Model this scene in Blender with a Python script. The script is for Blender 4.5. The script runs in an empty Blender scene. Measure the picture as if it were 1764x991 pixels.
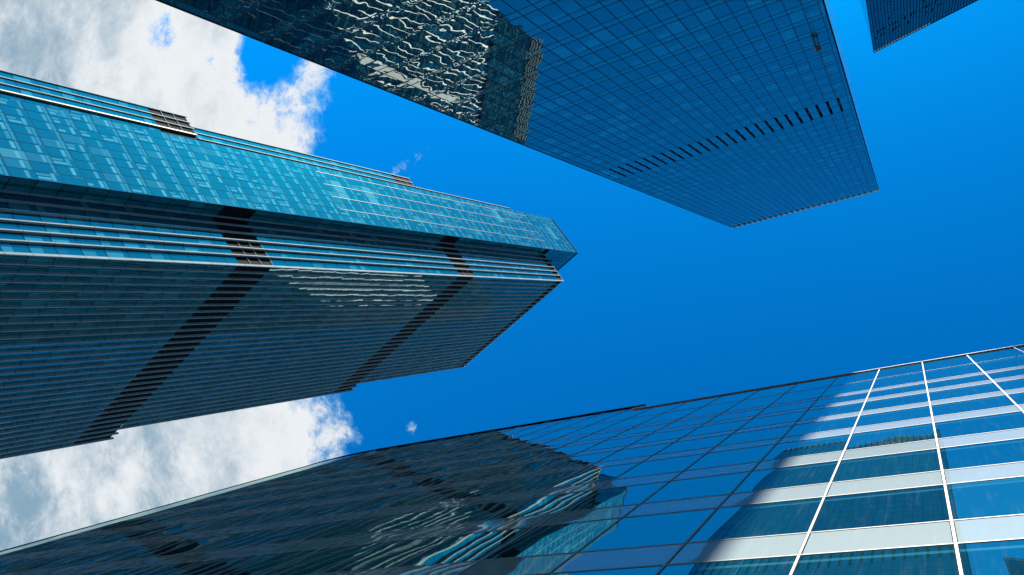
import bpy, bmesh, math, random
from mathutils import Vector, Matrix

random.seed(7)
C = bpy.context.scene.collection
CAM_Z = 1.6

# ------------------------------------------------------------------ camera axes in world space
CAM_RIGHT = Vector((0.87309023, 0.19306449, 0.44770477))
CAM_DOWN = Vector((-0.22163636, 0.97505863, 0.01174736))
CAM_FWD = Vector((-0.4342704, -0.10948416, 0.89410427))
FPX, PW, PH = 1370.0, 1764.0, 991.0


def project(p):
    d = Vector(p) - Vector((0, 0, CAM_Z))
    w = d.dot(CAM_FWD)
    if w < 0.1:
        return None
    return (PW / 2 + FPX * d.dot(CAM_RIGHT) / w, PH / 2 + FPX * d.dot(CAM_DOWN) / w)


def seen_area(pts):
    """projected size of a quad, used only to pick which repeats get an object of their own"""
    q = [project(p) for p in pts]
    if any(a is None for a in q):
        return 0.0
    q = [(min(max(x, 0), PW), min(max(y, 0), PH)) for x, y in q]
    s = 0.0
    for i in range(len(q)):
        x0, y0 = q[i]
        x1, y1 = q[(i + 1) % len(q)]
        s += x0 * y1 - x1 * y0
    return abs(s) / 2


# ------------------------------------------------------------------ object helpers
def put(name, me, mat, parent=None, kind=None):
    o = bpy.data.objects.new(name, me)
    C.objects.link(o)
    if mat is not None:
        me.materials.append(mat)
    if parent is not None:
        o.parent = parent
        o.matrix_parent_inverse = parent.matrix_world.inverted()
    if kind:
        o['kind'] = kind
    return o


def thing(name, loc, label, cat, group=None):
    o = bpy.data.objects.new(name, None)
    o.empty_display_size = 2
    o.location = loc
    C.objects.link(o)
    o['label'] = label
    o['category'] = cat
    if group:
        o['group'] = group
    o.matrix_world = Matrix.Translation(loc)
    return o


class MB:
    """collects quads with UVs; build() makes ONE mesh object in coordinates local to its parent"""

    def __init__(self):
        self.v, self.f, self.uv = [], [], []

    def quad(self, pts, uv=None):
        n = len(self.v)
        self.v += [tuple(p) for p in pts]
        self.f.append(tuple(range(n, n + len(pts))))
        self.uv.append(uv or [(0, 0)] * len(pts))

    def hexa(self, b, t):
        """b, t: four points each, both counter-clockwise seen from outside the t end"""
        self.quad(t)
        self.quad(b[::-1])
        for i in range(4):
            j = (i + 1) % 4
            self.quad([b[i], b[j], t[j], t[i]])

    def build(self, name, mat, parent=None, kind=None):
        me = bpy.data.meshes.new(name)
        off = Vector(parent.location) if parent is not None and parent.parent is None else Vector((0, 0, 0))
        base = parent.matrix_world.translation if parent is not None else Vector((0, 0, 0))
        me.from_pydata([tuple(Vector(p) - base) for p in self.v], [], self.f)
        ul = me.uv_layers.new(name='UVMap')
        k = 0
        for uvs in self.uv:
            for c in uvs:
                ul.data[k].uv = c
                k += 1
        me.update()
        o = bpy.data.objects.new(name, me)
        C.objects.link(o)
        if mat is not None:
            me.materials.append(mat)
        if parent is not None:
            o.parent = parent
        if kind:
            o['kind'] = kind
        return o


class Face:
    """a vertical wall plane: s runs along d, out along n (outward), z up"""

    def __init__(self, org, d, n):
        self.o = Vector((org[0], org[1], 0))
        self.d = Vector((d[0], d[1], 0)).normalized()
        self.n = Vector((n[0], n[1], 0)).normalized()
        self.flip = self.d.cross(Vector((0, 0, 1))).dot(self.n) < 0

    def p(self, s, z, out=0.0):
        q = self.o + self.d * s + self.n * out
        return Vector((q.x, q.y, z))

    def pane_pts(self, s0, s1, z0, z1, out=0.0):
        a = [self.p(s0, z0, out), self.p(s1, z0, out), self.p(s1, z1, out), self.p(s0, z1, out)]
        return a

    def pane(self, mb, s0, s1, z0, z1, out=0.0, cell=(0, 0), span=(1, 1), off=(0, 0)):
        pts = self.pane_pts(s0, s1, z0, z1, out)
        e = 0.001
        u0, v0 = cell[0] + off[0] + e, cell[1] + off[1] + e
        u1, v1 = cell[0] + off[0] + span[0] - e, cell[1] + off[1] + span[1] - e
        uv = [(u0, v0), (u1, v0), (u1, v1), (u0, v1)]
        if self.flip:
            pts, uv = pts[::-1], uv[::-1]
        mb.quad(pts, uv)

    def bar(self, mb, s0, s1, z0, z1, o0, o1):
        b = [self.p(s0, z0, o0), self.p(s1, z0, o0), self.p(s1, z1, o0), self.p(s0, z1, o0)]
        t = [self.p(s0, z0, o1), self.p(s1, z0, o1), self.p(s1, z1, o1), self.p(s0, z1, o1)]
        if self.flip:
            b, t = b[::-1], t[::-1]
        mb.hexa(b, t)


def prism(mb, poly, z0, z1):
    """closed prism over a CCW footprint"""
    a = 0
    for i in range(len(poly)):
        j = (i + 1) % len(poly)
        a += poly[i][0] * poly[j][1] - poly[j][0] * poly[i][1]
    if a < 0:
        poly = poly[::-1]
    n = len(poly)
    for i in range(n):
        j = (i + 1) % n
        mb.quad([(poly[i][0], poly[i][1], z0), (poly[j][0], poly[j][1], z0),
                 (poly[j][0], poly[j][1], z1), (poly[i][0], poly[i][1], z1)])
    mb.quad([(p[0], p[1], z1) for p in poly])
    mb.quad([(p[0], p[1], z0) for p in poly[::-1]])


class Repeats:
    """repeats of one part: the ones that show largest become objects, the rest one object"""

    def __init__(self, name, mat, parent, most=100):
        self.name, self.mat, self.parent, self.most = name, mat, parent, most
        self.items = []

    def add(self, area, fn):
        self.items.append((area, len(self.items), fn))

    def pane(self, face, s0, s1, z0, z1, out=0.0, **kw):
        a = seen_area(face.pane_pts(s0, s1, z0, z1, out))
        self.add(a, lambda mb: face.pane(mb, s0, s1, z0, z1, out, **kw))

    def bar(self, face, s0, s1, z0, z1, o0, o1):
        a = seen_area(face.pane_pts(s0, s1, z0, z1, o1))
        self.add(a, lambda mb: face.bar(mb, s0, s1, z0, z1, o0, o1))

    def build(self):
        it = sorted(self.items, key=lambda q: (-q[0], q[1]))
        for a, _, fn in it[:self.most]:
            mb = MB()
            fn(mb)
            mb.build(self.name, self.mat, self.parent)
        rest = it[self.most:]
        if rest:
            mb = MB()
            for a, _, fn in rest:
                fn(mb)
            mb.build(self.name, self.mat, self.parent, kind='stuff')


# ------------------------------------------------------------------ node helpers
class N:
    def __init__(self, nt):
        self.nt = nt

    def new(self, t, **kw):
        n = self.nt.nodes.new(t)
        for k, v in kw.items():
            setattr(n, k, v)
        return n

    def link(self, a, b):
        self.nt.links.new(a, b)

    def put(self, sock, x):
        if isinstance(x, bpy.types.NodeSocket):
            self.nt.links.new(x, sock)
        elif x is not None:
            sock.default_value = x

    def m(self, op, a, b=None, c=None, clamp=False):
        n = self.new('ShaderNodeMath', operation=op, use_clamp=clamp)
        self.put(n.inputs[0], a)
        if b is not None:
            self.put(n.inputs[1], b)
        if c is not None:
            self.put(n.inputs[2], c)
        return n.outputs[0]

    def vm(self, op, a, b=None, scale=None):
        n = self.new('ShaderNodeVectorMath', operation=op)
        self.put(n.inputs[0], a)
        if b is not None:
            self.put(n.inputs[1], b)
        if scale is not None:
            self.put(n.inputs['Scale'], scale)
        return n.outputs['Value'] if op in ('DOT_PRODUCT', 'LENGTH') else n.outputs['Vector']

    def sep(self, v):
        n = self.new('ShaderNodeSeparateXYZ')
        self.put(n.inputs[0], v)
        return n.outputs

    def comb(self, x, y, z=0.0):
        n = self.new('ShaderNodeCombineXYZ')
        for i, q in enumerate((x, y, z)):
            self.put(n.inputs[i], q)
        return n.outputs[0]

    def mix(self, fac, a, b):
        n = self.new('ShaderNodeMix', data_type='RGBA')
        self.put(n.inputs['Factor'], fac)
        self.put(n.inputs['A'], a)
        self.put(n.inputs['B'], b)
        return [o for o in n.outputs if o.type == 'RGBA'][0]

    def rng(self, x, a, b, c=0.0, d=1.0, smooth=True):
        n = self.new('ShaderNodeMapRange', interpolation_type='SMOOTHSTEP' if smooth else 'LINEAR')
        n.clamp = True
        for k, q in zip(('Value', 'From Min', 'From Max', 'To Min', 'To Max'), (x, a, b, c, d)):
            self.put(n.inputs[k], q)
        return n.outputs['Result']

    def noise(self, v, scale, detail=2, rough=.5, lac=2.0, dist=0.0):
        n = self.new('ShaderNodeTexNoise')
        self.put(n.inputs['Vector'], v)
        n.inputs['Scale'].default_value = scale
        n.inputs['Detail'].default_value = detail
        n.inputs['Roughness'].default_value = rough
        n.inputs['Lacunarity'].default_value = lac
        n.inputs['Distortion'].default_value = dist
        return n.outputs

    def white(self, v):
        n = self.new('ShaderNodeTexWhiteNoise', noise_dimensions='3D')
        self.put(n.inputs['Vector'], v)
        return n.outputs

    def band(self, x, a, b, soft=.01):
        """1 between a and b"""
        lo = self.rng(x, self.m('SUBTRACT', a, soft) if not isinstance(a, float) else a - soft, a)
        hi = self.rng(x, b, self.m('ADD', b, soft) if not isinstance(b, float) else b + soft)
        return self.m('MULTIPLY', lo, self.m('SUBTRACT', 1.0, hi))


def rgba(c):
    return (c[0], c[1], c[2], 1.0)


def new_mat(name):
    m = bpy.data.materials.new(name)
    m.use_nodes = True
    nt = m.node_tree
    return m, N(nt), nt.nodes['Principled BSDF']


def plain(name, col, rough=.5, metal=0.0, var=.12, scale=3.0, spec=.5):
    m, n, b = new_mat(name)
    tc = n.new('ShaderNodeTexCoord')
    f = n.noise(tc.outputs['Object'], scale, 4, .6)['Fac']
    k = n.rng(f, .3, .7, 1 - var, 1 + var)
    col2 = n.vm('SCALE', (col[0], col[1], col[2]), scale=k)
    n.link(col2, b.inputs['Base Color'])
    b.inputs['Roughness'].default_value = rough
    b.inputs['Metallic'].default_value = metal
    b.inputs['Specular IOR Level'].default_value = spec
    return m


def glass(name, dark, light, style='ceiling', ior=1.9, tilt=.002, wave=.002, pillow=.003, wscale=(1.5, 1.5),
          tint=(.85, .97, 1.0), rough=.008, vary=.35, seed=0.0, streak=0.0, coat=0.0, coat_tint=(.8, .95, 1.0)):
    """coated curtain-wall glass over an interior; UV = cell numbers, fract = place in the pane"""
    m, n, b = new_mat(name)
    uv = n.new('ShaderNodeUVMap')
    x, y, _ = n.sep(uv.outputs['UV'])
    iu, iv = n.m('FLOOR', x), n.m('FLOOR', y)
    fu, fv = n.m('FRACT', x), n.m('FRACT', y)
    idv = n.comb(iu, iv, seed)
    w1 = n.white(idv)
    r1 = w1['Value']
    ra, rb, rc = n.sep(w1['Color'])
    w2 = n.white(n.comb(iv, iu, seed + 11.3))
    rd, re, rf = n.sep(w2['Color'])
    r2 = w2['Value']
    # --- interior colour
    k = n.rng(r1, 0.0, 1.0, 1 - vary, 1 + vary, smooth=False)
    base = n.vm('SCALE', (dark[0], dark[1], dark[2]), scale=k)
    fac = None
    if style == 'ceiling':
        h = n.rng(n.m('POWER', ra, 1.6), 0.0, 1.0, 1.0, .35, smooth=False)
        a = n.rng(fv, h, n.m('ADD', h, .05))
        edge = n.m('MULTIPLY', n.rng(fu, .03, .12), n.rng(fu, .97, .85))
        gate = n.m('MULTIPLY', n.rng(rb, .25, .3), n.rng(rc, 0.0, 1.0, .25, 1.0))
        fac = n.m('MULTIPLY', n.m('MULTIPLY', a, edge), gate)
        full = n.m('MULTIPLY', n.rng(rd, .86, .87), n.m('MULTIPLY', edge, .8))
        fac = n.m('MAXIMUM', fac, full)
    elif style == 'blinds':
        # bulkhead strip high in the pane, a second thinner one, blind slats along the pane, rare fully lit panes
        s1 = n.m('MULTIPLY', n.band(fv, .60, .74, .02), n.m('MULTIPLY', n.rng(ra, .14, .17), n.rng(ra, .1, 1.0, .35, .9)))
        s1 = n.m('MULTIPLY', s1, n.m('MULTIPLY', n.rng(fu, .12, .16), n.rng(fu, .93, .88)))
        s2 = n.m('MULTIPLY', n.band(fv, .82, .90, .02), n.m('MULTIPLY', n.rng(rb, .4, .43), .4))
        sl = n.m('MULTIPLY', n.band(fu, .22, .42, .03), n.m('MULTIPLY', n.band(fv, .04, n.m('ADD', .25, n.m('MULTIPLY', rd, .35)), .02), n.m('MULTIPLY', n.rng(rc, .70, .72), .75)))
        sl2 = n.m('MULTIPLY', n.band(fu, .62, .74, .03), n.m('MULTIPLY', n.band(fv, .02, n.m('ADD', .2, n.m('MULTIPLY', re, .35)), .02), n.m('MULTIPLY', n.rng(rc, .80, .82), .55)))
        blo = n.m('MULTIPLY', n.rng(rf, .84, .86), .14)
        ed = n.m('MULTIPLY', n.m('MULTIPLY', n.rng(fu, .90, .93), n.rng(fv, .55, .6)), n.m('MULTIPLY', n.rng(re, .5, .55), .5))
        full = n.m('MULTIPLY', n.m('MULTIPLY', n.rng(r2, .988, .99), .45), 1.0)
        roww = n.white(n.comb(3.7, iv, seed + 5.1))
        ga, gb, gc = n.sep(roww['Color'])
        lo = n.m('MULTIPLY', ga, 6.0)
        full = n.m('MAXIMUM', full, n.m('MULTIPLY', n.m('MULTIPLY', n.rng(gb, .915, .916), .75), n.m('MULTIPLY', n.m('GREATER_THAN', iu, lo), n.m('LESS_THAN', iu, n.m('ADD', lo, 3.2)))))
        fac = s1
        for q in (s2, sl, sl2, blo, ed, full):
            fac = n.m('MAXIMUM', fac, q)
    elif style == 'faint':
        s1 = n.m('MULTIPLY', n.band(fv, .05, n.m('ADD', .3, n.m('MULTIPLY', rd, .5)), .03), n.rng(ra, .55, 1.0, 0.0, .8))
        fac = n.m('MULTIPLY', s1, n.m('MULTIPLY', n.rng(fu, .05, .1), n.rng(fu, .97, .92)))
    elif style == 'vision':
        # ceiling edge and a blind box near the head of the window, now and then a lowered blind
        c1 = n.m('MULTIPLY', n.band(fv, .86, .895, .01), .9)
        c2 = n.m('MULTIPLY', n.m('MULTIPLY', n.rng(fv, n.rng(ra, 0.0, 1.0, .55, .9, smooth=False), .97), n.rng(rb, .6, .65)), .55)
        c3 = n.m('MULTIPLY', n.band(fu, .60, .612, .004), n.m('MULTIPLY', n.rng(rc, .70, .72), .5))
        fac = n.m('MAXIMUM', n.m('MAXIMUM', c1, c2), c3)
    elif style == 'solid':
        fac = n.rng(r1, 0.0, 1.0, .75, 1.0)
    col = n.mix(fac, base, rgba(light)) if fac is not None else base
    if streak:
        tc = n.new('ShaderNodeTexCoord')
        ox, oy, oz = n.sep(tc.outputs['Object'])
        st = n.noise(n.comb(n.m('MULTIPLY', ox, 9.0), n.m('MULTIPLY', oy, 9.0), n.m('MULTIPLY', oz, .7)), 1.0, 5, .65)['Fac']
        col = n.mix(n.m('MULTIPLY', n.rng(st, .5, .75), streak), col, (.22, .27, .28, 1))
    n.link(col, b.inputs['Base Color'])
    # --- pane bending: every pane has its own tilt, bow and ripple
    geo = n.new('ShaderNodeNewGeometry')
    nor = geo.outputs['Normal']
    tan = n.vm('CROSS_PRODUCT', (0, 0, 1), nor)
    pu = n.m('MULTIPLY', n.m('SUBTRACT', fu, .5), n.m('MULTIPLY', n.rng(rd, 0, 1, -.3, 1.0, False), pillow * 2))
    pv = n.m('MULTIPLY', n.m('SUBTRACT', fv, .5), n.m('MULTIPLY', n.rng(re, 0, 1, -.3, 1.0, False), pillow * 2))
    nz = n.noise(n.comb(n.m('ADD', n.m('MULTIPLY', fu, wscale[0]), n.m('MULTIPLY', ra, 50.0)),
                        n.m('ADD', n.m('MULTIPLY', fv, wscale[1]), n.m('MULTIPLY', rb, 50.0)), rc), 1.0, 1.5, .5)['Color']
    na, nb, _ = n.sep(nz)
    du = n.m('ADD', pu, n.m('ADD', n.m('MULTIPLY', n.m('SUBTRACT', rf, .5), tilt * 2), n.m('MULTIPLY', n.m('SUBTRACT', na, .5), wave * 4)))
    dv = n.m('ADD', pv, n.m('ADD', n.m('MULTIPLY', n.m('SUBTRACT', rc, .5), tilt * 2), n.m('MULTIPLY', n.m('SUBTRACT', nb, .5), wave * 4)))
    nn = n.vm('ADD', nor, n.vm('ADD', n.vm('SCALE', tan, scale=du), n.comb(0.0, 0.0, dv)))
    nn = n.vm('NORMALIZE', nn)
    n.link(nn, b.inputs['Normal'])
    b.inputs['Roughness'].default_value = rough
    b.inputs['IOR'].default_value = ior
    b.inputs['Specular Tint'].default_value = rgba(tint)
    if coat:
        # thin mirror coating on the glass
        g = n.new('ShaderNodeBsdfAnisotropic')
        g.inputs['Color'].default_value = rgba(coat_tint)
        g.inputs['Roughness'].default_value = rough
        n.link(nn, g.inputs['Normal'])
        mx = n.new('ShaderNodeMixShader')
        mx.inputs[0].default_value = coat
        out = [q for q in n.nt.nodes if q.type == 'OUTPUT_MATERIAL'][0]
        n.link(b.outputs[0], mx.inputs[1])
        n.link(g.outputs[0], mx.inputs[2])
        n.link(mx.outputs[0], out.inputs['Surface'])
    return m


# ------------------------------------------------------------------ materials
M_fin = plain('brushed aluminium fin', (.125, .170, .182), .7, 0.0, .08, .6, .04)
M_fin_dark = plain('grey aluminium cap', (.05, .05, .052), .6, 0, .1, .6, .25)
M_rail_glint = plain('pale rail and glint metal', (.24, .215, .17), .6, 0.0, .15, 1.2, .2)  # real rail, and the painted glint on the upper mullions
def fin_joints(m, pitch):
    nt = m.node_tree
    k = N(nt)
    b = nt.nodes['Principled BSDF']
    src = b.inputs['Base Color'].links[0].from_socket
    tc = k.new('ShaderNodeTexCoord')
    z = k.sep(tc.outputs['Object'])[2]
    fz = k.m('FRACT', k.m('DIVIDE', z, pitch))
    j = k.m('SUBTRACT', 1.0, k.m('MULTIPLY', k.band(fz, .02, .045, .01), .55))
    piece = k.white(k.comb(k.m('FLOOR', k.m('DIVIDE', z, pitch)), 2.0, 5.0))['Value']
    nt.links.new(k.vm('SCALE', src, scale=k.m('MULTIPLY', j, k.rng(piece, 0, 1, .88, 1.1, False))), b.inputs['Base Color'])


fin_joints(M_fin, 3.13)
M_louvre = plain('black louvre panel', (.006, .005, .006), .9, 0.0, .3, .8, .05)
M_core = plain('dark core wall', (.008, .010, .012), .8, 0.0, .2, .2, .1)
M_trim_dark = plain('dark anodised frame', (.003, .008, .011), .9, 0.0, .15, .8, .02)
M_trim_pale = plain('satin aluminium mullion', (.18, .178, .175), .5, 0.0, .08, 1.0, .3)  # pale tone of the metal itself
M_roof = plain('grey roof membrane', (.18, .18, .18), .8, 0, .2, .3)
M_grey_panel = plain('grey infill panel', (.20, .22, .23), .5, 0, .2, 1.5)
M_ground = plain('granite paving', (.22, .21, .20), .7, 0, .2, .6)

M_gA = glass('teal glass with blinds', (.002, .030, .042), (.050, .165, .175), 'blinds', ior=1.8, tilt=.0007, wave=.0012, pillow=.001, tint=(.16, .80, .95), vary=.05, seed=1.0)
M_gN = glass('bright blue glass', (.001, .030, .046), (.02, .12, .15), 'faint', ior=1.85, tilt=.002, wave=.001, pillow=.002, tint=(.10, .80, .95), vary=.15, seed=1.5)
M_gB = glass('dark teal glass', (.003, .072, .088), (.014, .115, .135), 'faint', ior=1.9, tilt=.0015, wave=.001, pillow=.002, vary=.2, tint=(.6, .95, 1.0), seed=2.0, coat=.10, coat_tint=(.6, .92, 1.0))
M_gT = glass('blue curtain wall glass', (.002, .026, .040), (.010, .150, .205), 'ceiling', ior=1.8, tilt=.0010, wave=.0030, pillow=.0050, wscale=(1.2, 2.0), vary=.25, seed=3.0, coat=.48, coat_tint=(.86, 1.0, .94))
M_gTs = glass('blue spandrel glass', (.004, .068, .092), (.006, .080, .105), 'solid', ior=1.8, tilt=.0012, wave=.0070, pillow=.005, wscale=(2.6, 1.2), seed=4.0, coat=.48, coat_tint=(.86, 1.0, .94))
M_gR = glass('clear vision glass', (.002, .026, .040), (.016, .085, .105), 'vision', ior=1.9, tilt=.0022, wave=.0019, pillow=.0026, wscale=(1.6, 1.4), seed=5.0, vary=.25, tint=(.6, 1.0, .96), streak=.06, coat=.24, coat_tint=(.6, 1.0, .94))
M_gRs = glass('white backed spandrel glass', (.168, .205, .207), (.18, .218, .22), 'solid', ior=1.7, tilt=.0026, wave=.0040, pillow=.004, wscale=(2.2, 1.0), rough=.02, seed=6.0, vary=.06, tint=(.7, .97, 1.0), streak=.30)
M_gRb = glass('bent end glass', (.002, .020, .030), (.008, .045, .065), 'faint', ior=1.3, tilt=.001, wave=.0015, pillow=.001, tint=(.6, .95, 1.0), seed=5.5, coat=.85, coat_tint=(.34, .56, .58))
M_gTR = glass('distant blue glass', (.002, .028, .044), (.006, .045, .065), 'ceiling', ior=1.8, tilt=.002, wave=.001, pillow=.003, seed=7.0, coat=.22)
M_gW = glass('sea green glass', (.001, .008, .009), (.02, .060, .062), 'blinds', ior=1.5, tilt=.002, wave=.001, pillow=.003, seed=8.0)
M_navy = plain('navy anodised frame', (.003, .013, .022), .55, 0.0, .15, .8, .25)


# ------------------------------------------------------------------ stepped tower on the left
HB = 205.0
UV_U = Vector((-.9003, .4352, 0)).normalized()
UV_V = Vector((.4352, .9003, 0)).normalized()


def uvp(u, v):
    q = UV_U * (u * HB) + UV_V * (v * HB)
    return (q.x, q.y)


def zb(f):
    return f * HB + CAM_Z


FLOOR = .01527
MECH = [(.4154, .4490), (.7234, .7561), (.9837, 1.0)]


def stepped_tower():
    base = uvp(.42, -.35)
    root = thing('stepped_tower', (base[0], base[1], 0),
                 'stepped teal glass tower with closely set grey vertical fins and black louvre bands', 'skyscraper')
    d = .35 / HB
    # dark cores per tier
    tiers = [(0 - CAM_Z / HB, .449, .5462, -.4354), (.449, .7561, .5310, -.4240), (.7561, 1.0, .5157, -.411)]
    for z0, z1, ue, ve in tiers:
        mb = MB()
        poly = [(.3051 + d, -.3257 - d), (.3051 + d, -.3934 + d), (.3176 + d, -.3934 + d), (.3176 + d, ve + d), (ue - d, ve + d),
                (ue - d, -.281 - d), (.3176 + d, -.281 - d), (.3176 + d, -.3257 - d)]
        prism(mb, [uvp(*p) for p in poly], zb(z0), zb(z1) - .05)
        mb.build('core_wall', M_core, root)
    mb = MB()
    prism(mb, [uvp(*p) for p in ((.3051 + d, -.3257 - d), (.3051 + d, -.391 + d), (.3474 - d, -.391 + d), (.3474 - d, -.3257 - d))], zb(1.0), zb(1.098) - .05)
    mb.build('core_wall', M_core, root)

    pane_a = Repeats('window_pane', M_gA, root, 100)
    pane_b = Repeats('finned_pane', M_gB, root, 100)
    pane_n = Repeats('strip_pane', M_gN, root, 100)
    fins = Repeats('fin', M_fin, root, 100)
    mull = Repeats('mullion', M_trim_dark, root, 60)
    tran = Repeats('transom', M_trim_dark, root, 100)

    o_uv = lambda u, v: uvp(u, v)
    FA = Face(o_uv(.3051, -.3257), -UV_V, -UV_U)      # s runs away from the fold
    FA_n = 9
    wA = (.3934 - .3257) * HB / FA_n
    z0f = -CAM_Z / HB
    # the broad unfinned face
    nfl = int((1.098 - z0f) / FLOOR)
    for j in range(nfl + 1):
        a = z0f + j * FLOOR
        b = min(a + FLOOR, 1.098)
        if b - a < .002:
            continue
        for i in range(FA_n):
            if a > .966 and i == FA_n - 1:
                pass
            pane_a.pane(FA, i * wA + .02, (i + 1) * wA - .02, zb(a) + .03, zb(b) - .03, cell=(i, j))
        if zb(a) > 3:
            tran.bar(FA, 0, FA_n * wA, zb(a) - .028, zb(a) + .028, -.06, .006)
    for i in range(FA_n + 1):
        s = i * wA
        lit = i % 2 == 0 and 0 < i < FA_n
        if lit:
            mb = MB()
            FA.bar(mb, s - .02, s + .02, 0.02, zb(.56), -.08, .02)
            mb.build('mullion', M_trim_dark, root)
            mb = MB()
            FA.bar(mb, s - .03, s + .03, zb(.56), zb(1.0), -.08, .06)
            mb.build('mullion_glint', M_rail_glint, root)  # pale upper length paints a sun glint onto the mullion
        else:
            mb = MB()
            FA.bar(mb, s - .025, s + .025, 0.02, zb(1.098), -.08, .012)
            mb.build('mullion', M_trim_dark, root)
    # return face N1 behind the fold, no fins, dark
    FN1 = Face(o_uv(.3051, -.3257), UV_U, UV_V)
    w1 = (.3176 - .3051) * HB / 2
    wc = (.3474 - .3051) * HB / 6
    for j in range(nfl + 1):
        a = z0f + j * FLOOR
        b = min(a + FLOOR, 1.098)
        if b - a < .002:
            continue
        if a < 1.0 - FLOOR * .5:
            if any(m0 - .003 < (a + b) / 2 < m1 + .003 for m0, m1 in MECH):
                continue
            for i in range(2):
                pane_b.pane(FN1, i * w1 + .03, (i + 1) * w1 - .03, zb(a) + .03, zb(b) - .03, cell=(i + 70, j))
            tran.bar(FN1, 0, 2 * w1, zb(a) - .04, zb(a) + .04, -.06, .03)
        else:
            for i in range(6):
                pane_b.pane(FN1, i * wc + .03, (i + 1) * wc - .03, zb(a) + .03, zb(b) - .03, cell=(i + 80, j))
            tran.bar(FN1, 0, 6 * wc, zb(a) - .03, zb(a) + .03, -.06, .03)
    for k, s in enumerate((0.05, w1)):
        mb = MB()
        FN1.bar(mb, s - .04, s + .04, .02, zb(1.0 if k else 1.098), -.08, .05)
        mb.build('mullion', M_trim_dark, root)
    for m0, m1 in MECH:
        mb = MB()
        FN1.bar(mb, .1, 2 * w1, zb(m0), zb(m1), -.2, -.02)
        mb.build('louvre_panel', M_louvre, root)
    # louvre slats at the inner top of the crown
    for k in range(7):
        mb = MB()
        z = 1.004 + k * .0062
        FN1.bar(mb, 3.1 * wc, 6 * wc, zb(z), zb(z + .0028), 0, .25)
        mb.build('crown_louvre', M_fin_dark, root)
    # crown coping
    mb = MB()
    FA.bar(mb, -.12, (.391 - .3257) * HB, zb(1.098), zb(1.098) + .35, -.4, .12)
    mb.build('coping', M_trim_dark, root)
    mb = MB()
    FN1.bar(mb, -.02, 6 * wc, zb(1.098), zb(1.098) + .35, -.4, .12)
    mb.build('coping', M_trim_dark, root)

    # finned planes
    def finned(face, ss, zranges, far_fin=True, tag=0, dividers=False, skip=(), deep=.34):
        """ss: fin positions; zranges: list of (z0, z1, mech0, mech1, count of fins used)"""
        for t, (a0, a1, m0, m1, cnt) in enumerate(zranges):
            use = ss[:cnt]
            for k in range(len(use) - 1):
                s0, s1 = use[k], use[k + 1]
                j = 0
                a = a0
                while a < m0 - .002:
                    b = min(a + FLOOR, m0)
                    (pane_b if tag == 100 else pane_n).pane(face, s0, s1, zb(a) + .02, zb(b) - .02, cell=(tag + k, t * 40 + j))
                    a = b
                    j += 1
            # floor lines
            a = a0 + FLOOR
            while a < m0 - .002:
                tran.bar(face, use[0], use[-1], zb(a) - .035, zb(a) + .035, -.06, .015)
                a += FLOOR
            # black louvre band
            mb = MB()
            face.bar(mb, use[0], use[-1], zb(m0), zb(m1), -.25, -.03)
            mb.build('louvre_panel', M_louvre, root)
            if dividers:
                for q in (0, 1, 2):
                    z = m0 + (m1 - m0) * (q + 1) / 3
                    for k in range(len(use) - 1):
                        if k < dividers + (2 if t == 1 and tag == 200 else 0) or (t == 2 and tag == 200):
                            continue
                        mb = MB()
                        face.bar(mb, use[k] + .12, use[k + 1] - .12, zb(z) - .05, zb(z) + .04, -.03, .06)
                        mb.build('louvre_divider', M_fin, root)
        # fins
        for k, s in enumerate(ss):
            if k in skip:
                continue
            top = None
            for (a0, a1, m0, m1, cnt) in zranges:
                if k < cnt:
                    top = a1
            last = top >= .99
            fins.bar(face, s - .085, s + .085, max(.02, zb(zranges[0][0])), zb(top) + (.35 if last else .45), 0.0, deep)

    pb = .00762 * HB
    FB = Face(o_uv(.3176, -.281), UV_U, UV_V)
    zr = [(z0f, .449, .4154, .449, 31), (.449, .7561, .7234, .7561, 29), (.7561, 1.0, .9837, 1.0, 27)]
    finned(FB, [k * pb for k in range(31)], zr, tag=100)
    F2 = Face(o_uv(.3176, -.3257), UV_V, -UV_U)
    p2 = (.3257 - .281) * HB / 6
    finned(F2, [k * p2 for k in range(7)], [(a, b, c, d_, 7) for a, b, c, d_, _ in zr], tag=200, dividers=3, skip=(6,))
    # corner fin facing along the fold between the two finned faces
    # far strip
    F3 = Face(o_uv(.3176, -.3934), -UV_V, -UV_U)
    for vs, rg, dv in (((.3934, .4147, .4222, .4288, .4354), (z0f, .4506, .4154, .4506, 5), 1), ((.3934, .411, .4175, .4240), (.4506, .7575, .7234, .7575, 4), 1),
                       ((.3934, .411), (.7575, .998, .985, .998, 2), False)):
        finned(F3, [(q - .3934) * HB for q in vs], [rg], tag=300, dividers=dv, skip=(0, 1) if len(vs) == 5 else (0,), deep=.15)
    # pale rail and glint metal where the far strip meets the broad face
    mb = MB()
    F3.bar(mb, (.4138 - .3934) * HB, (.4149 - .3934) * HB, 0.02, zb(.4506), .003, .30)
    mb.build('maintenance_rail', M_rail_glint, root)
    # copings over the finned roofs
    for f, L in ((FB, 26 * pb), (F2, 6 * p2)):
        mb = MB()
        f.bar(mb, .1, L, zb(1.0), zb(1.0) + .3, -.4, .06)
        mb.build('coping', M_fin_dark, root)
    pane_a.build()
    pane_b.build()
    pane_n.build()
    fins.build()
    mull.build()
    tran.build()
    return root


# ------------------------------------------------------------------ tall slab tower at the top
HT = 230.0
YT = -.1273 * HT


def zt(f):
    return f * HT + CAM_Z


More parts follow.
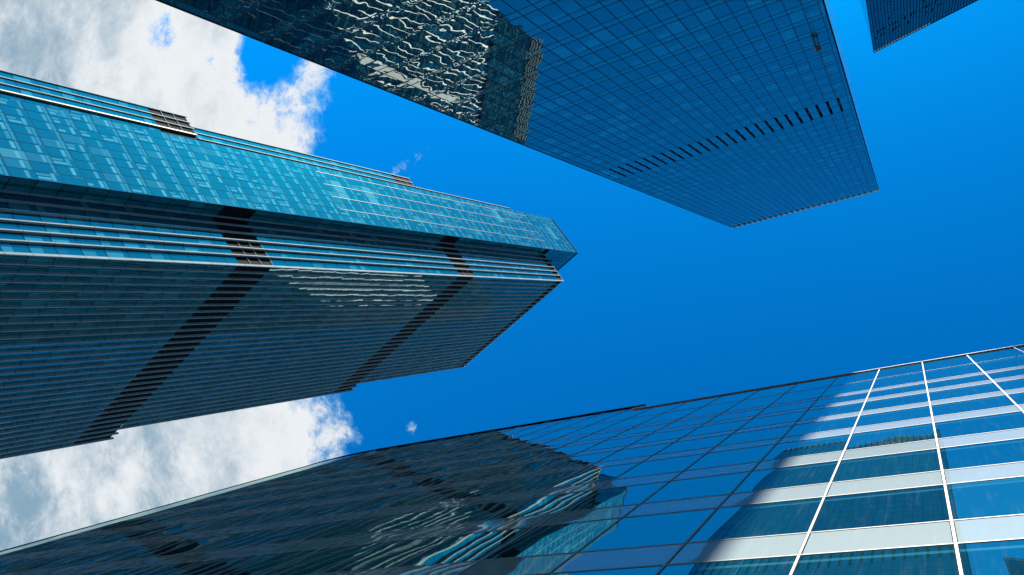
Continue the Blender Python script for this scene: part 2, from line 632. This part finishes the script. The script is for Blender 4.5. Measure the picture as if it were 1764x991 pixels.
def slab_tower():
    x1 = -.0038 * HT
    xm = -.0062 * HT
    bay = .00627 * HT
    nb = 27
    x0 = xm - nb * bay
    sL = .72          # the first bay is a narrow one
    root = thing('slab_tower', ((x0 + x1) / 2, YT - 15, 0), 'tall flat blue glass tower with a dotted row of dark slots across it', 'skyscraper')
    mb = MB()
    prism(mb, [(x0 + sL + .1, YT - .75), (x1 - .3, YT - .75), (x1 - .3, YT - 34), (x0 + sL + .1, YT - 34)], 0, zt(1.0) - .3)
    mb.build('core_wall', M_core, root)
    F = Face((x0, YT), (1, 0), (0, 1))
    pane = Repeats('window_pane', M_gT, root, 100)
    span = Repeats('spandrel_panel', M_gTs, root, 100)
    tran = Repeats('transom', M_navy, root, 100)
    fl = .0187
    sh = .0050
    zs = .2593 - 14 * fl
    # spandrel tops at zs + k*fl
    k = 0
    zlist = []
    while zs + k * fl < 1.0:
        zlist.append(zs + k * fl)
        k += 1
    for j, z in enumerate(zlist):
        mech = .52 < z < .552 or z > .965
        top = min(z + fl - sh, 1.0)
        ztop = min(z + fl, 1.0)
        if mech:
            ztop_ = ztop
            for i in range(nb):
                span.pane(F, max(i * bay + bay * .25, sL), (i + 1) * bay - .03, zt(z) + .04, zt(ztop_) - .04, cell=(i, j + 200))
        else:
            for i in range(nb):
                pane.pane(F, max(i * bay + .03, sL), (i + 1) * bay - .03, zt(z) + .04, zt(top) - .04, cell=(i, j))
                if ztop > top + .001:
                    span.pane(F, max(i * bay + .03, sL), (i + 1) * bay - .03, zt(top) + .04, zt(ztop) - .04, cell=(i, j))
            tran.bar(F, sL, nb * bay, zt(top) - .05, zt(top) + .04, -.08, .012)
        tran.bar(F, sL, nb * bay, zt(z) - .05, zt(z) + .05, -.08, .016)
    for j, z in enumerate(zlist):
        pane.pane(F, nb * bay + .03, nb * bay + (x1 - xm) - .17, zt(z) + .04, zt(min(z + fl, 1.0)) - .04, cell=(nb, j))
    pane.build()
    span.build()
    tran.build()
    for i in range(nb + 1):
        mb = MB()
        s = i * bay
        if i == 0:
            continue
        F.bar(mb, s - .030, s + .030, .02, zt(1.0), -.1, .028)
        mb.build('mullion', M_navy, root)
    # slot jambs: a thin frame and a pivot per slot, the opening itself is real
    for i in range(1, nb):
        for (za, zb_) in ((.5211, .5585),):
            mb = MB()
            s = i * bay
            F.bar(mb, s + bay * .10, s + bay * .20, zt(.5392) - .2, zt(.5392) + .2, -.3, -.1)
            mb.build('slot_catch', M_trim_pale, root)
    # narrow dark edge column on the right and left corners
    for s0, s1 in ((nb * bay + (x1 - xm) - .16, nb * bay + (x1 - xm)), (sL - .16, sL - .01)):
        mb = MB()
        F.bar(mb, s0, s1, .02, zt(1.0), -.4, .03)
        mb.build('corner_cladding', M_trim_dark, root)
    # pale parapet lip
    mb = MB()
    F.bar(mb, sL - .16, nb * bay + (x1 - xm), zt(1.0) + .003, zt(1.0) + .5, -.6, .14)
    mb.build('parapet_lip', plain('pale parapet metal', (.30, .42, .48), .4, 0, .1, .5), root)
    for i in range(1, nb):
        mb = MB()
        F.bar(mb, i * bay - .05, i * bay + .05, zt(.985), zt(1.0) + .35, .12, .3)
        mb.build('parapet_bracket', M_trim_dark, root)
    # side wall towards the sun
    FS = Face((x1, YT), (0, -1), (1, 0))
    side = Repeats('side_pane', M_gA, root, 40)
    for j, z in enumerate(zlist):
        for i in range(8):
            side.pane(FS, i * 4.0 + .05, (i + 1) * 4.0 - .05, zt(z) + .05, zt(min(z + fl, 1.0)) - .05, cell=(i, j))
    side.build()
    for i in range(9):
        mb = MB()
        FS.bar(mb, i * 4.0 + .06, i * 4.0 + .2, .02, zt(1.0), -.2, .003)
        mb.build('mullion', M_trim_pale, root)
    return root


# ------------------------------------------------------------------ low glass office right beside the camera
HR = 36.0
YR = .0729 * HR


def zr_(f):
    return f * HR + CAM_Z


def glass_office():
    bay = .0445 * HR
    xg = -.0488 * HR
    k0, k1 = -17, 9
    xl = xg + k0 * bay          # west of here the wall bends gently back
    xr = xg + k1 * bay
    xstep = -12.5
    root = thing('glass_office', ((xl + xr) / 2, YR + 12, 0), 'mirror-glass office block with thin mullions and pale bands where the sun strikes', 'office building')
    HL = 1.05
    mb = MB()
    prism(mb, [(xl, YR + .35), (xstep, YR + .35), (xstep, YR + 24), (xl - 5.6, YR + 24), (xl - 5.6, YR + .75)], 0, zr_(HL) - .1)
    prism(mb, [(xstep + .003, YR + .35), (xr, YR + .35), (xr, YR + 24), (xstep + .003, YR + 24)], 0, zr_(1.0) - .1)
    mb.build('core_wall', M_core, root)
    F = Face((xl, YR), (1, 0), (0, -1))
    S = [(-.0637 + .0, -.0364), (.0193, .0463), (.1023, .1293), (.1846, .2116), (.2676, .2946), (.3504, .3778), (.4325, .4605), (.52, .5456), (.602, .6245), (.684, .706), (.758, .779)]
    S = [s for s in S if s[0] > 0]
    zsl = []
    a = -CAM_Z / HR + .002
    for s0, s1 in S:
        zsl.append((a, s0, 'v'))
        zsl.append((s0, s1, 's'))
        a = s1
    zsl.append((a, .880, 'v'))
    zsl.append((.880, 1.0, 'v'))
    zsl.append((1.0, HL, 't'))
    pane = Repeats('window_pane', M_gR, root, 100)
    span = Repeats('spandrel_panel', M_gRs, root, 100)
    R0 = 0.0
    RAD, CL = 50.0, 5.6   # radius and length of the bend
    bend = lambda q: (xl - q, YR + q * q / (2 * RAD))
    lines = set()
    for j, (a, b, t) in enumerate(zsl):
        for i in range(k1 - k0):
            s0, s1 = i * bay, (i + 1) * bay
            if t == 't':
                if xl + s0 > xstep - .1:
                    continue
                s1 = min(s1, xstep - xl)
                if xl + s1 > xstep - .1 and s1 - s0 < bay * .9:
                    mb = MB()
                    F.bar(mb, s0 + .03, s1, zr_(a) + .03, zr_(b) - .02, -.3, .0)
                    mb.build('infill_panel', M_grey_panel, root)
                    continue
            (span if t == 's' else pane).pane(F, s0 + .012, s1 - .012, zr_(a) + .012, zr_(b) - .012, cell=(i, j))
        lines.add((round(a, 4), t))
    pane.build()
    span.build()
    # gently bent western end, two bays long
    segs = 8
    for b0 in (0, 1, 2):
        q0, q1 = b0 * CL / 3, (b0 + 1) * CL / 3
        for j, (a, b, t) in enumerate(zsl):
            mb = MB()
            for q in range(segs):
                t0, t1 = q0 + (q1 - q0) * q / segs, q0 + (q1 - q0) * (q + 1) / segs
                p0, p1 = bend(t0), bend(t1)
                u0, u1 = (segs - q) / segs * .998, (segs - q - 1) / segs + .001
                mb.quad([(p1[0], p1[1], zr_(a) + .012), (p0[0], p0[1], zr_(a) + .012), (p0[0], p0[1], zr_(b) - .012), (p1[0], p1[1], zr_(b) - .012)],
                        [(300 + b0 + u1, j + .01), (300 + b0 + u0, j + .01), (300 + b0 + u0, j + .99), (300 + b0 + u1, j + .99)])
            o = mb.build('bent_pane', M_gRb, root)
            bm = bmesh.new()
            bm.from_mesh(o.data)
            bmesh.ops.remove_doubles(bm, verts=bm.verts, dist=.0005)
            bm.to_mesh(o.data)
            bm.free()
            for p in o.data.polygons:
                p.use_smooth = True
    mb = MB()
    for q in range(12):
        p0, p1 = bend(CL * q / 12), bend(CL * (q + 1) / 12)
        b_ = [(p1[0], p1[1] - .05, zr_(HL)), (p0[0], p0[1] - .05, zr_(HL)), (p0[0], p0[1] + .3, zr_(HL)), (p1[0], p1[1] + .3, zr_(HL))]
        mb.hexa([b_[0], b_[1], b_[2], b_[3]], [(x, y, z + .09) for x, y, z in b_])
    mb.build('parapet_cap', M_trim_dark, root)
    e0, e1 = bend(4.25), bend(4.33)
    mb = MB()
    prism(mb, [(e0[0], e0[1] + .1), (e0[0], e0[1] - .035), (e1[0], e1[1] - .035), (e1[0], e1[1] + .1)], .02, zr_(HL) + .09)
    mb.build('corner_trim', M_trim_dark, root)
    # transoms: aluminium, one light cap above and a dark gasket below
    W = xr - xl
    for a, t in sorted(lines):
        if zr_(a) < .1:
            continue
        end = (xstep - xl) if a > .999 else W
        mb = MB()
        F.bar(mb, R0, end, zr_(a) - .013, zr_(a) + .013, -.05, .008)
        mb.build('transom', M_trim_pale if t == 'v' else M_trim_pale, root)
        mb = MB()
        F.bar(mb, R0, end, zr_(a) + .015, zr_(a) + .030, -.05, .003)
        mb.build('gasket', M_trim_dark, root)
    for i in range(k1 - k0 + 1):
        s = i * bay
        top = HL if xl + s < xstep - .05 else 1.0
        mb = MB()
        F.bar(mb, s - .015, s + .015, .02, zr_(top), -.05, .012)
        mb.build('mullion', M_trim_pale, root)
        for e in (-1, 1):
            mb = MB()
            F.bar(mb, s + e * .021 - .005, s + e * .021 + .005, .02, zr_(top), -.05, .004)
            mb.build('gasket', M_trim_dark, root)
    # parapet caps
    mb = MB()
    F.bar(mb, R0 * .3, xstep - xl, zr_(HL), zr_(HL) + .09, -.4, .06)
    mb.build('parapet_cap', M_trim_dark, root)
    mb = MB()
    F.bar(mb, xstep - xl + .004, W, zr_(1.0) + .005, zr_(1.0) + .13, -.4, .05)
    mb.build('parapet_cap', M_trim_pale, root)  # paler metal puts the sunlight on this stretch into the colour
    return root


# ------------------------------------------------------------------ very tall far tower, top right
HF = 560.0


def far_tower():
    def q(x, y):
        return (x * HF, y * HF)
    a = q(.0259, -.2825)
    fd = Vector((.1116, -.0201, 0)).normalized()
    L = .17 * HF
    b = (a[0] + fd.x * L, a[1] + fd.y * L)
    dep = 36.0
    sd = Vector((-.0010, -.0657, 0)).normalized()
    c_ = (b[0] + sd.x * dep, b[1] + sd.y * dep)
    d_ = (a[0] + sd.x * dep, a[1] + sd.y * dep)
    root = thing('far_tower', ((a[0] + c_[0]) / 2, (a[1] + c_[1]) / 2, 0), 'distant dark blue skyscraper with a fine grid and scattered dark vents below its roof', 'skyscraper')
    mb = MB()
    ins = lambda p, dx, dy: (p[0] + dx, p[1] + dy)
    prism(mb, [ins(a, .6, -.6), ins(b, -.6, -.6), ins(c_, -.6, .6), ins(d_, .6, .6)], 0, HF - .5)
    mb.build('core_wall', M_core, root)
    n_f = Vector((fd.y, -fd.x, 0))
    n_f = -n_f if n_f.y < 0 else n_f
    F = Face(a, (fd.x, fd.y), (n_f.x, n_f.y))
    FS = Face(a, (sd.x, sd.y), (-1, 0.01))
    fl, bay = 4.3, 1.75
    nb = int(L / bay)
    pane = Repeats('window_pane', M_gTR, root, 100)
    tran = Repeats('transom', M_trim_dark, root, 40)
    side = Repeats('side_pane', M_gTR, root, 30)
    nf = int(HF / fl)
    for j in range(nf):
        z0, z1 = j * fl, (j + 1) * fl
        if z0 < .70 * HF:
            # storeys far below the picture: one wide pane strip per storey
            pane.pane(F, 0, L, z0 + .1, z1 - .1, cell=(0, j), span=(nb, 1))
            side.pane(FS, 0, dep, z0 + .1, z1 - .1, cell=(0, j), span=(20, 1))
            continue
        for i in range(nb):
            pane.pane(F, i * bay + .05, (i + 1) * bay - .05, z0 + .1, z1 - .1, cell=(i, j))
        for i in range(20):
            side.pane(FS, i * dep / 20 + .05, (i + 1) * dep / 20 - .05, z0 + .1, z1 - .1, cell=(i, j))
        tran.bar(F, 0, L, z0 - .12, z0 + .12, -.2, .1)
    pane.build()
    side.build()
    tran.build()
    mull = Repeats('mullion', M_trim_dark, root, 100)
    for i in range(nb + 1):
        mull.bar(F, i * bay - .10, i * bay + .10, .70 * HF, HF, -.2, .25)
    mull.build()
    rnd = random.Random(3)
    vent = Repeats('vent_opening', M_louvre, root, 100)
    for row, (zf, pr) in enumerate(((.905, .18), (.928, .42), (.948, .30))):
        for i in range(1, nb):
            if rnd.random() < pr:
                vent.bar(F, i * bay + .15, i * bay + bay * .55, zf * HF, zf * HF + rnd.choice((3.0, 4.0, 6.0)), -.1, .012)
    vent.build()
    mb = MB()
    F.bar(mb, 0, L, HF + .003, HF + .8, -.8, .3)
    mb.build('parapet_cap', M_trim_dark, root)
    roof_frames = Repeats('roof_frame', plain('pale roof frame', (.30, .40, .44), .5, 0, .1, .5), root, 60)  # plain pale frame pieces along the roof edge
    for i in range(0, 20):
        roof_frames.bar(F, i * bay + .3, (i + 1) * bay - .3, HF - 2.2, HF - .6, .05, .2)
    roof_frames.build()
    return root


# ------------------------------------------------------------------ finned tower behind the office, seen only as a reflection
ZW = 270.0


def finned_tower():
    ym = 2 * YT
    p1 = Vector((-.3621 * ZW, ym + .4405 * ZW, 0))
    p2 = Vector((-.4172 * ZW, ym + .315 * ZW, 0))
    d = (p2 - p1).normalized()
    L = (p2 - p1).length
    LX = L + 5.0
    n = Vector((-d.y, d.x, 0))
    if n.x < 0:
        n = -n
    mid = (p1 + p2) / 2 - n * 5
    root = thing('finned_tower', (mid.x, mid.y, 0), 'green glass tower with sunlit white fins, seen mirrored in the flat blue tower', 'skyscraper')
    F = Face((p1.x, p1.y), (d.x, d.y), (n.x, n.y))
    mb = MB()
    q = [F.p(.2, 0, -.4), F.p(LX - .2, 0, -.4), F.p(LX - .2, 0, -8), F.p(.2, 0, -8)]
    prism(mb, [(a.x, a.y) for a in q], 0, ZW)
    mb.build('core_wall', M_core, root)
    pane = Repeats('window_pane', M_gW, root, 100)
    fins = Repeats('fin', plain('white aluminium fin', (.44, .43, .40), .7, 0, .05, .5), root, 100)
    tran = Repeats('transom', M_trim_dark, root, 60)
    fl = 3.6
    npn = 17
    w = L / npn
    nf = int(ZW / fl)
    zf = .862 * ZW
    for j in range(nf):
        for i in range(npn + 2):
            pane.pane(F, i * w + .05, (i + 1) * w - .05, j * fl + .06, (j + 1) * fl - .06, cell=(i, j))
        tran.bar(F, 0, LX, j * fl - .1, j * fl + .1, -.1, .04)
    for i in range(npn + 3):
        fins.bar(F, i * w - .065, i * w + .065, .02, zf, 0, .30)
    pane.build()
    fins.build()
    tran.build()
    mb = MB()
    F.bar(mb, .915 * L - .7, .915 * L + .7, 168.0, 219.0, .02, .45)
    mb.build('corner_pier', plain('pale stone pier', (.28, .27, .245), .7, 0, .1, .5), root)
    for k in range(5):
        mb = MB()
        F.bar(mb, 0, L, ZW - 11 + k * 2.2, ZW - 11 + k * 2.2 + .35, 0, .5)
        mb.build('roof_rail', M_fin, root)
    mb = MB()
    F.bar(mb, 0, L, zf, zf + .5, -.1, .6)
    mb.build('coping', M_trim_dark, root)
    return root


# ------------------------------------------------------------------ window cleaner on ropes
def skin_figure(name, verts, edges, radii, root_i, mat, parent=None):
    me = bpy.data.meshes.new(name)
    me.from_pydata(verts, edges, [])
    o = bpy.data.objects.new(name, me)
    C.objects.link(o)
    sk = o.modifiers.new('skin', 'SKIN')
    sub = o.modifiers.new('sub', 'SUBSURF')
    sub.levels = sub.render_levels = 1
    lay = me.skin_vertices[0] if me.skin_vertices else None
    if lay is None:
        bm = bmesh.new()
        bm.from_mesh(me)
        bm.verts.layers.skin.verify()
        bm.to_mesh(me)
        bm.free()
        lay = me.skin_vertices[0]
    for i, r in enumerate(radii):
        lay.data[i].radius = (r, r)
        lay.data[i].use_root = (i == root_i)
    dg = bpy.context.evaluated_depsgraph_get()
    dg.update()
    m2 = bpy.data.meshes.new_from_object(o.evaluated_get(dg))
    o.modifiers.clear()
    o.data = m2
    m2.materials.clear()
    m2.materials.append(mat)
    for p in m2.polygons:
        p.use_smooth = True
    if parent is not None:
        o.parent = parent
    return o


def sphere_mesh(mb_name, c, r, mat, parent, sz=(1, 1, 1), cut=None):
    bm = bmesh.new()
    bmesh.ops.create_uvsphere(bm, u_segments=14, v_segments=9, radius=r)
    for v in bm.verts:
        if cut is not None and v.co.z < cut:
            v.co.z = cut
        v.co = Vector((v.co.x * sz[0] + c[0], v.co.y * sz[1] + c[1], v.co.z * sz[2] + c[2]))
    me = bpy.data.meshes.new(mb_name)
    bm.to_mesh(me)
    bm.free()
    for p in me.polygons:
        p.use_smooth = True
    return put(mb_name, me, mat, parent)


def tube(name, a, b, r, mat, parent=None):
    a, b = Vector(a), Vector(b)
    ax = (b - a).normalized()
    s = ax.orthogonal().normalized()
    t = ax.cross(s)
    mb = MB()
    n = 8
    ring = [(s * math.cos(2 * math.pi * i / n) + t * math.sin(2 * math.pi * i / n)) * r for i in range(n)]
    for i in range(n):
        j = (i + 1) % n
        mb.quad([a + ring[i], a + ring[j], b + ring[j], b + ring[i]])
    mb.quad([a + q for q in ring[::-1]])
    mb.quad([b + q for q in ring])
    return mb.build(name, mat, parent)


def cleaner():
    plx, ply = -.0296, -.3090
    wy = YT + .12
    yb = YT + .82
    h = yb / ply            # height above the camera at which the sight line meets the hanging body
    px = plx * h
    pz = h + CAM_Z
    root = thing('person', (px, yb, pz), 'window cleaner in dark clothes and helmet, sitting in a rope harness against blue glass', 'person')
    M_cloth = plain('dark work overalls', (.018, .018, .022), .8, 0, .3, 6)
    M_skin = plain('skin', (.20, .12, .09), .55, 0, .05, 6)
    M_hel = plain('dark helmet', (.03, .028, .03), .35, 0, .1, 6)
    M_pale = plain('pale wash applicator', (.12, .13, .135), .7, 0, .1, 8)
    # local frame: wall is at -y, up is z; pelvis at the origin
    V, E, R = [], [], []

    def add(p, r, frm=None):
        V.append(p)
        R.append(r * (1.25 if r > .03 else 1.0))
        if frm is not None:
            E.append((frm, len(V) - 1))
        return len(V) - 1
    pel = add((0, 0, 0), .15)
    bel = add((0, .05, .18), .14, pel)
    che = add((0, .07, .42), .165, bel)
    nek = add((0, .05, .60), .06, che)
    hed = add((0, .03, .70), .085, nek)
    add((0, .02, .82), .09, hed)
    hands = []
    for s in (-1, 1):
        hip = add((s * .11, -.05, -.03), .10, pel)
        kne = add((s * .17, -.45, .02), .065, hip)
        ank = add((s * .16, -.74, -.32), .045, kne)
        toe = add((s * .17, -.80, -.14), .038, ank)
        sh = add((s * .20, .06, .50), .065, che)
        if s < 0:
            elb = add((s * .34, -.16, .40), .045, sh)
            wri = add((s * .32, -.46, .55), .03, elb)
            pal = add((s * .32, -.55, .60), .035, wri)
        else:
            elb = add((s * .36, -.02, .28), .045, sh)
            wri = add((s * .20, -.20, .42), .03, elb)
            pal = add((s * .15, -.22, .50), .035, wri)
        hands.append(pal)
        pv = Vector(V[pal])
        dr = (pv - Vector(V[wri])).normalized()
        sd = Vector((1, 0, 0))
        for f in range(4):
            o_ = pv + sd * ((f - 1.5) * .021) + dr * .03
            k1 = add(tuple(o_ + dr * (.035 + .006 * (1.5 - abs(f - 1.5)))), .009, pal)
            add(tuple(Vector(V[k1]) + dr * .03 + Vector((0, 0, -.018))), .008, k1)
        th = add(tuple(pv + sd * (-s * .045) + dr * .005), .010, pal)
        add(tuple(Vector(V[th]) + dr * .03 + sd * (-s * .008)), .009, th)
    body = skin_figure('body', V, E, R, 0, M_cloth, root)
    # face, ears, helmet
    sphere_mesh('face', (0, -.045, .745), .075, M_skin, root, (.9, .75, 1.15))
    sphere_mesh('nose', (0, -.105, .745), .016, M_skin, root, (1, 1.2, 1.5))
    hel = sphere_mesh('helmet', (0, .02, .80), .135, M_hel, root, (.9, 1.05, .95), -.03)
    # harness seat and tool in hand
    F = Face((px, yb), (1, 0), (0, 1))
    mb = MB()
    F.bar(mb, -.24, .24, pz - .20, pz - .165, -.28, .16)
    mb.build('harness_seat', M_fin_dark, root)
    for s in (-1, 1):
        tube('harness_strap', (px + s * .20, yb - .03, pz - .17), (px + .02 * s, yb - .16, pz + .62), .014, M_pale, root)
    mb = MB()
    F.bar(mb, -.50, -.14, pz + .66, pz + .72, -.72, -.64)
    mb.build('wash_applicator', M_pale, root)
    # bucket hanging from the seat is its own thing
    bk = thing('bucket', (px - .36, yb, pz - .42), 'small pale bucket hanging below the window cleaner seat', 'bucket')
    mb = MB()
    n = 14
    for i in range(n):
        a0, a1 = 2 * math.pi * i / n, 2 * math.pi * (i + 1) / n
        c0, s0, c1, s1 = math.cos(a0), math.sin(a0), math.cos(a1), math.sin(a1)
        bx, by, bz = px - .36, yb, pz - .42
        mb.quad([(bx + .11 * c0, by + .11 * s0, bz), (bx + .11 * c1, by + .11 * s1, bz), (bx + .14 * c1, by + .14 * s1, bz + .28), (bx + .14 * c0, by + .14 * s0, bz + .28)])
        mb.quad([(bx, by, bz), (bx + .11 * c1, by + .11 * s1, bz), (bx + .11 * c0, by + .11 * s0, bz)], [(0, 0)] * 3)
    mb.build('pail', M_pale, bk)
    tube('handle', (px - .36, yb, pz - .14), (px - .24, yb, pz - .17), .01, M_fin_dark, bk)
    # ropes
    M_rope = plain('dark rope', (.03, .045, .05), .8, 0, .2, 4)
    r1 = tube('rope', (px, yb - .17, pz + .62), (px, yb - .17, zt(1.0) + .4), .017, M_rope)
    r1['label'] = 'dark working rope running from the window cleaner up to the roof'
    r1['category'] = 'rope'
    r2 = tube('rope', (px + .12, yb - .12, pz - .35), (px + .12, yb - .12, 3.0), .014, M_rope)
    r2['label'] = 'loose tail of rope hanging down below the window cleaner'
    r2['category'] = 'rope'
    return root


stepped_tower()
slab_tower()
glass_office()
far_tower()
finned_tower()
cleaner()

# ------------------------------------------------------------------ ground
gm = MB()
gm.quad([(-1500, -1500, 0), (1500, -1500, 0), (1500, 1500, 0), (-1500, 1500, 0)])
gm.build('ground', M_ground, None, 'structure')

# ------------------------------------------------------------------ sun, sky, clouds
SUN_EL = math.radians(46)
SUN_AZ = Vector((.057, -.998, 0)).normalized()
sdir = Vector((SUN_AZ.x * math.cos(SUN_EL), SUN_AZ.y * math.cos(SUN_EL), math.sin(SUN_EL)))
sl = bpy.data.lights.new('sun', 'SUN')
sl.energy = 5.0
sl.angle = math.radians(.53)
sl.color = (1.0, .955, .88)
so = bpy.data.objects.new('sun', sl)
so.rotation_euler = sdir.to_track_quat('Z', 'Y').to_euler()
so.location = (0, 0, 300)
C.objects.link(so)

w = bpy.data.worlds.new('World')
bpy.context.scene.world = w
w.use_nodes = True
nt = w.node_tree
n = N(nt)
bg = nt.nodes['Background']
sky = n.new('ShaderNodeTexSky', sky_type='NISHITA')
sky.sun_disc = False
sky.sun_elevation = SUN_EL
sky.sun_rotation = math.atan2(SUN_AZ.x, SUN_AZ.y)
sky.altitude = 100
sky.air_density = 1.0
sky.dust_density = .6
sky.ozone_density = 3.0
sr, sg, sb = n.sep(sky.outputs['Color'])
skyc = n.comb(n.m('MULTIPLY', n.m('POWER', n.m('DIVIDE', sr, .96), 1.3), .002),
              n.m('MULTIPLY', n.m('POWER', n.m('DIVIDE', sg, 1.536), 1.5), .885),
              n.m('MULTIPLY', n.m('POWER', n.m('DIVIDE', sb, 2.887), 1.5), 2.94))
# clouds lie on a flat layer overhead: direction / height = place on the layer
tc = n.new('ShaderNodeTexCoord')
gx, gy, gz = n.sep(tc.outputs['Generated'])
zc = n.m('MAXIMUM', gz, .12)
cx, cy = n.m('DIVIDE', gx, zc), n.m('DIVIDE', gy, zc)
P = n.comb(cx, cy, 0.0)
wn = n.noise(P, 3.2, 4, .55)['Color']
Pw = n.vm('ADD', P, n.vm('SCALE', n.vm('SUBTRACT', wn, (.5, .5, .5)), scale=.08))
f1 = n.noise(n.vm('ADD', Pw, (3.1, 1.7, .4)), 4.2, 12, .62, 2.1)['Fac']
f2 = n.noise(n.vm('ADD', Pw, (7.1, 2.7, 2.4)), 10.0, 10, .70, 2.2, .25)['Fac']
f3 = n.noise(n.vm('ADD', P, (1.1, 9.7, 5.4)), 1.7, 4, .5)['Fac']


def blob(c, r, k):
    d = n.vm('LENGTH', n.vm('SUBTRACT', P, (c[0], c[1], 0)))
    return n.m('MULTIPLY', n.rng(d, 0.0, r, 1.0, 0.0), k)


# bank edge: cloud west of a line cx < edge(cy)
edge = n.m('ADD', -.81, n.m('MULTIPLY', n.m('ADD', cy, .45), -.10))
bank = n.rng(n.m('SUBTRACT', edge, cx), -.16, .22, -.42, .60, smooth=False)
den = bank
for c, r, k in (((-.87, .04), .15, .27), ((-.74, -.55), .10, .24), ((-.866, -.60), .085, -.50), ((-.82, -.575), .05, -.15), ((-1.08, -.735), .11, -.44),
                ((-1.0, -.66), .07, -.2), ((-.80, -.47), .10, .22), ((-.77, -.28), .14, -.5), ((-.90, -.42), .1, .15)):
    den = n.m('ADD', den, blob(c, r, k))
den = n.m('ADD', den, n.m('MULTIPLY', n.m('SUBTRACT', f1, .5), 1.25))
den = n.m('ADD', den, n.m('MULTIPLY', n.m('SUBTRACT', f2, .5), .80))
alpha = n.rng(den, -.02, .27)
wis = None
for c, r, k in (((-.632, -.345), .050, 1.0), ((-.583, -.353), .04, .9), ((-.694, .045), .035, .9), ((-.693, -.494), .035, .7), ((-.735, .07), .04, .7), ((-.76, -.33), .06, .45)):
    q = blob(c, r, k)
    wis = q if wis is None else n.m('ADD', wis, q)
f4 = n.noise(n.vm('ADD', Pw, (2.2, 5.5, 8.8)), 34.0, 7, .66, 2.1, .5)['Fac']
wa = n.m('MULTIPLY', n.rng(n.m('ADD', n.m('SUBTRACT', f4, 1.0), n.m('MULTIPLY', wis, .57)), -.02, .20), .65)
alpha = n.m('MAXIMUM', alpha, wa)
# thick parts are greyer below
shade = n.rng(n.m('ADD', n.m('ADD', n.m('MULTIPLY', f3, .75), n.m('MULTIPLY', f1, .55)), n.rng(n.m('SUBTRACT', cx, n.m('MULTIPLY', cy, .35)), -.95, -1.5, 0.0, .30)), .47, .98)
shade = n.m('ADD', shade, n.m('MULTIPLY', n.m('SUBTRACT', f2, .5), 1.3), clamp=True)
thick = n.rng(den, .22, .8)
cl = n.mix(n.m('MULTIPLY', shade, thick), (.92, .96, .99, 1), (.27, .43, .57, 1))
CLOUD_GAIN = 4.3
cl = n.mix(n.rng(alpha, .1, .9), n.vm('MULTIPLY', cl, (.55, .88, 1.0)), cl)   # thin edges let the blue through
cl = n.vm('SCALE', cl, scale=CLOUD_GAIN)
outc = n.mix(alpha, skyc, cl)
n.link(outc, bg.inputs['Color'])
bg.inputs['Strength'].default_value = .05

# ------------------------------------------------------------------ camera
cam = bpy.data.cameras.new('camera')
cam.sensor_width = 36
cam.lens = FPX / PW * 36
cam.clip_start = .05
cam.clip_end = 6000
co = bpy.data.objects.new('camera', cam)
mw = Matrix((
    (CAM_RIGHT.x, -CAM_DOWN.x, -CAM_FWD.x, 0),
    (CAM_RIGHT.y, -CAM_DOWN.y, -CAM_FWD.y, 0),
    (CAM_RIGHT.z, -CAM_DOWN.z, -CAM_FWD.z, CAM_Z),
    (0, 0, 0, 1)))
co.matrix_world = mw
C.objects.link(co)
sc = bpy.context.scene
sc.camera = co

sc.render.engine = 'CYCLES'
sc.cycles.caustics_reflective = False
sc.cycles.caustics_refractive = False
sc.cycles.max_bounces = 8
sc.cycles.use_denoising = True
sc.view_settings.view_transform = 'Standard'
sc.view_settings.look = 'None'
sc.view_settings.exposure = 2.1
sc.view_settings.gamma = 1.0
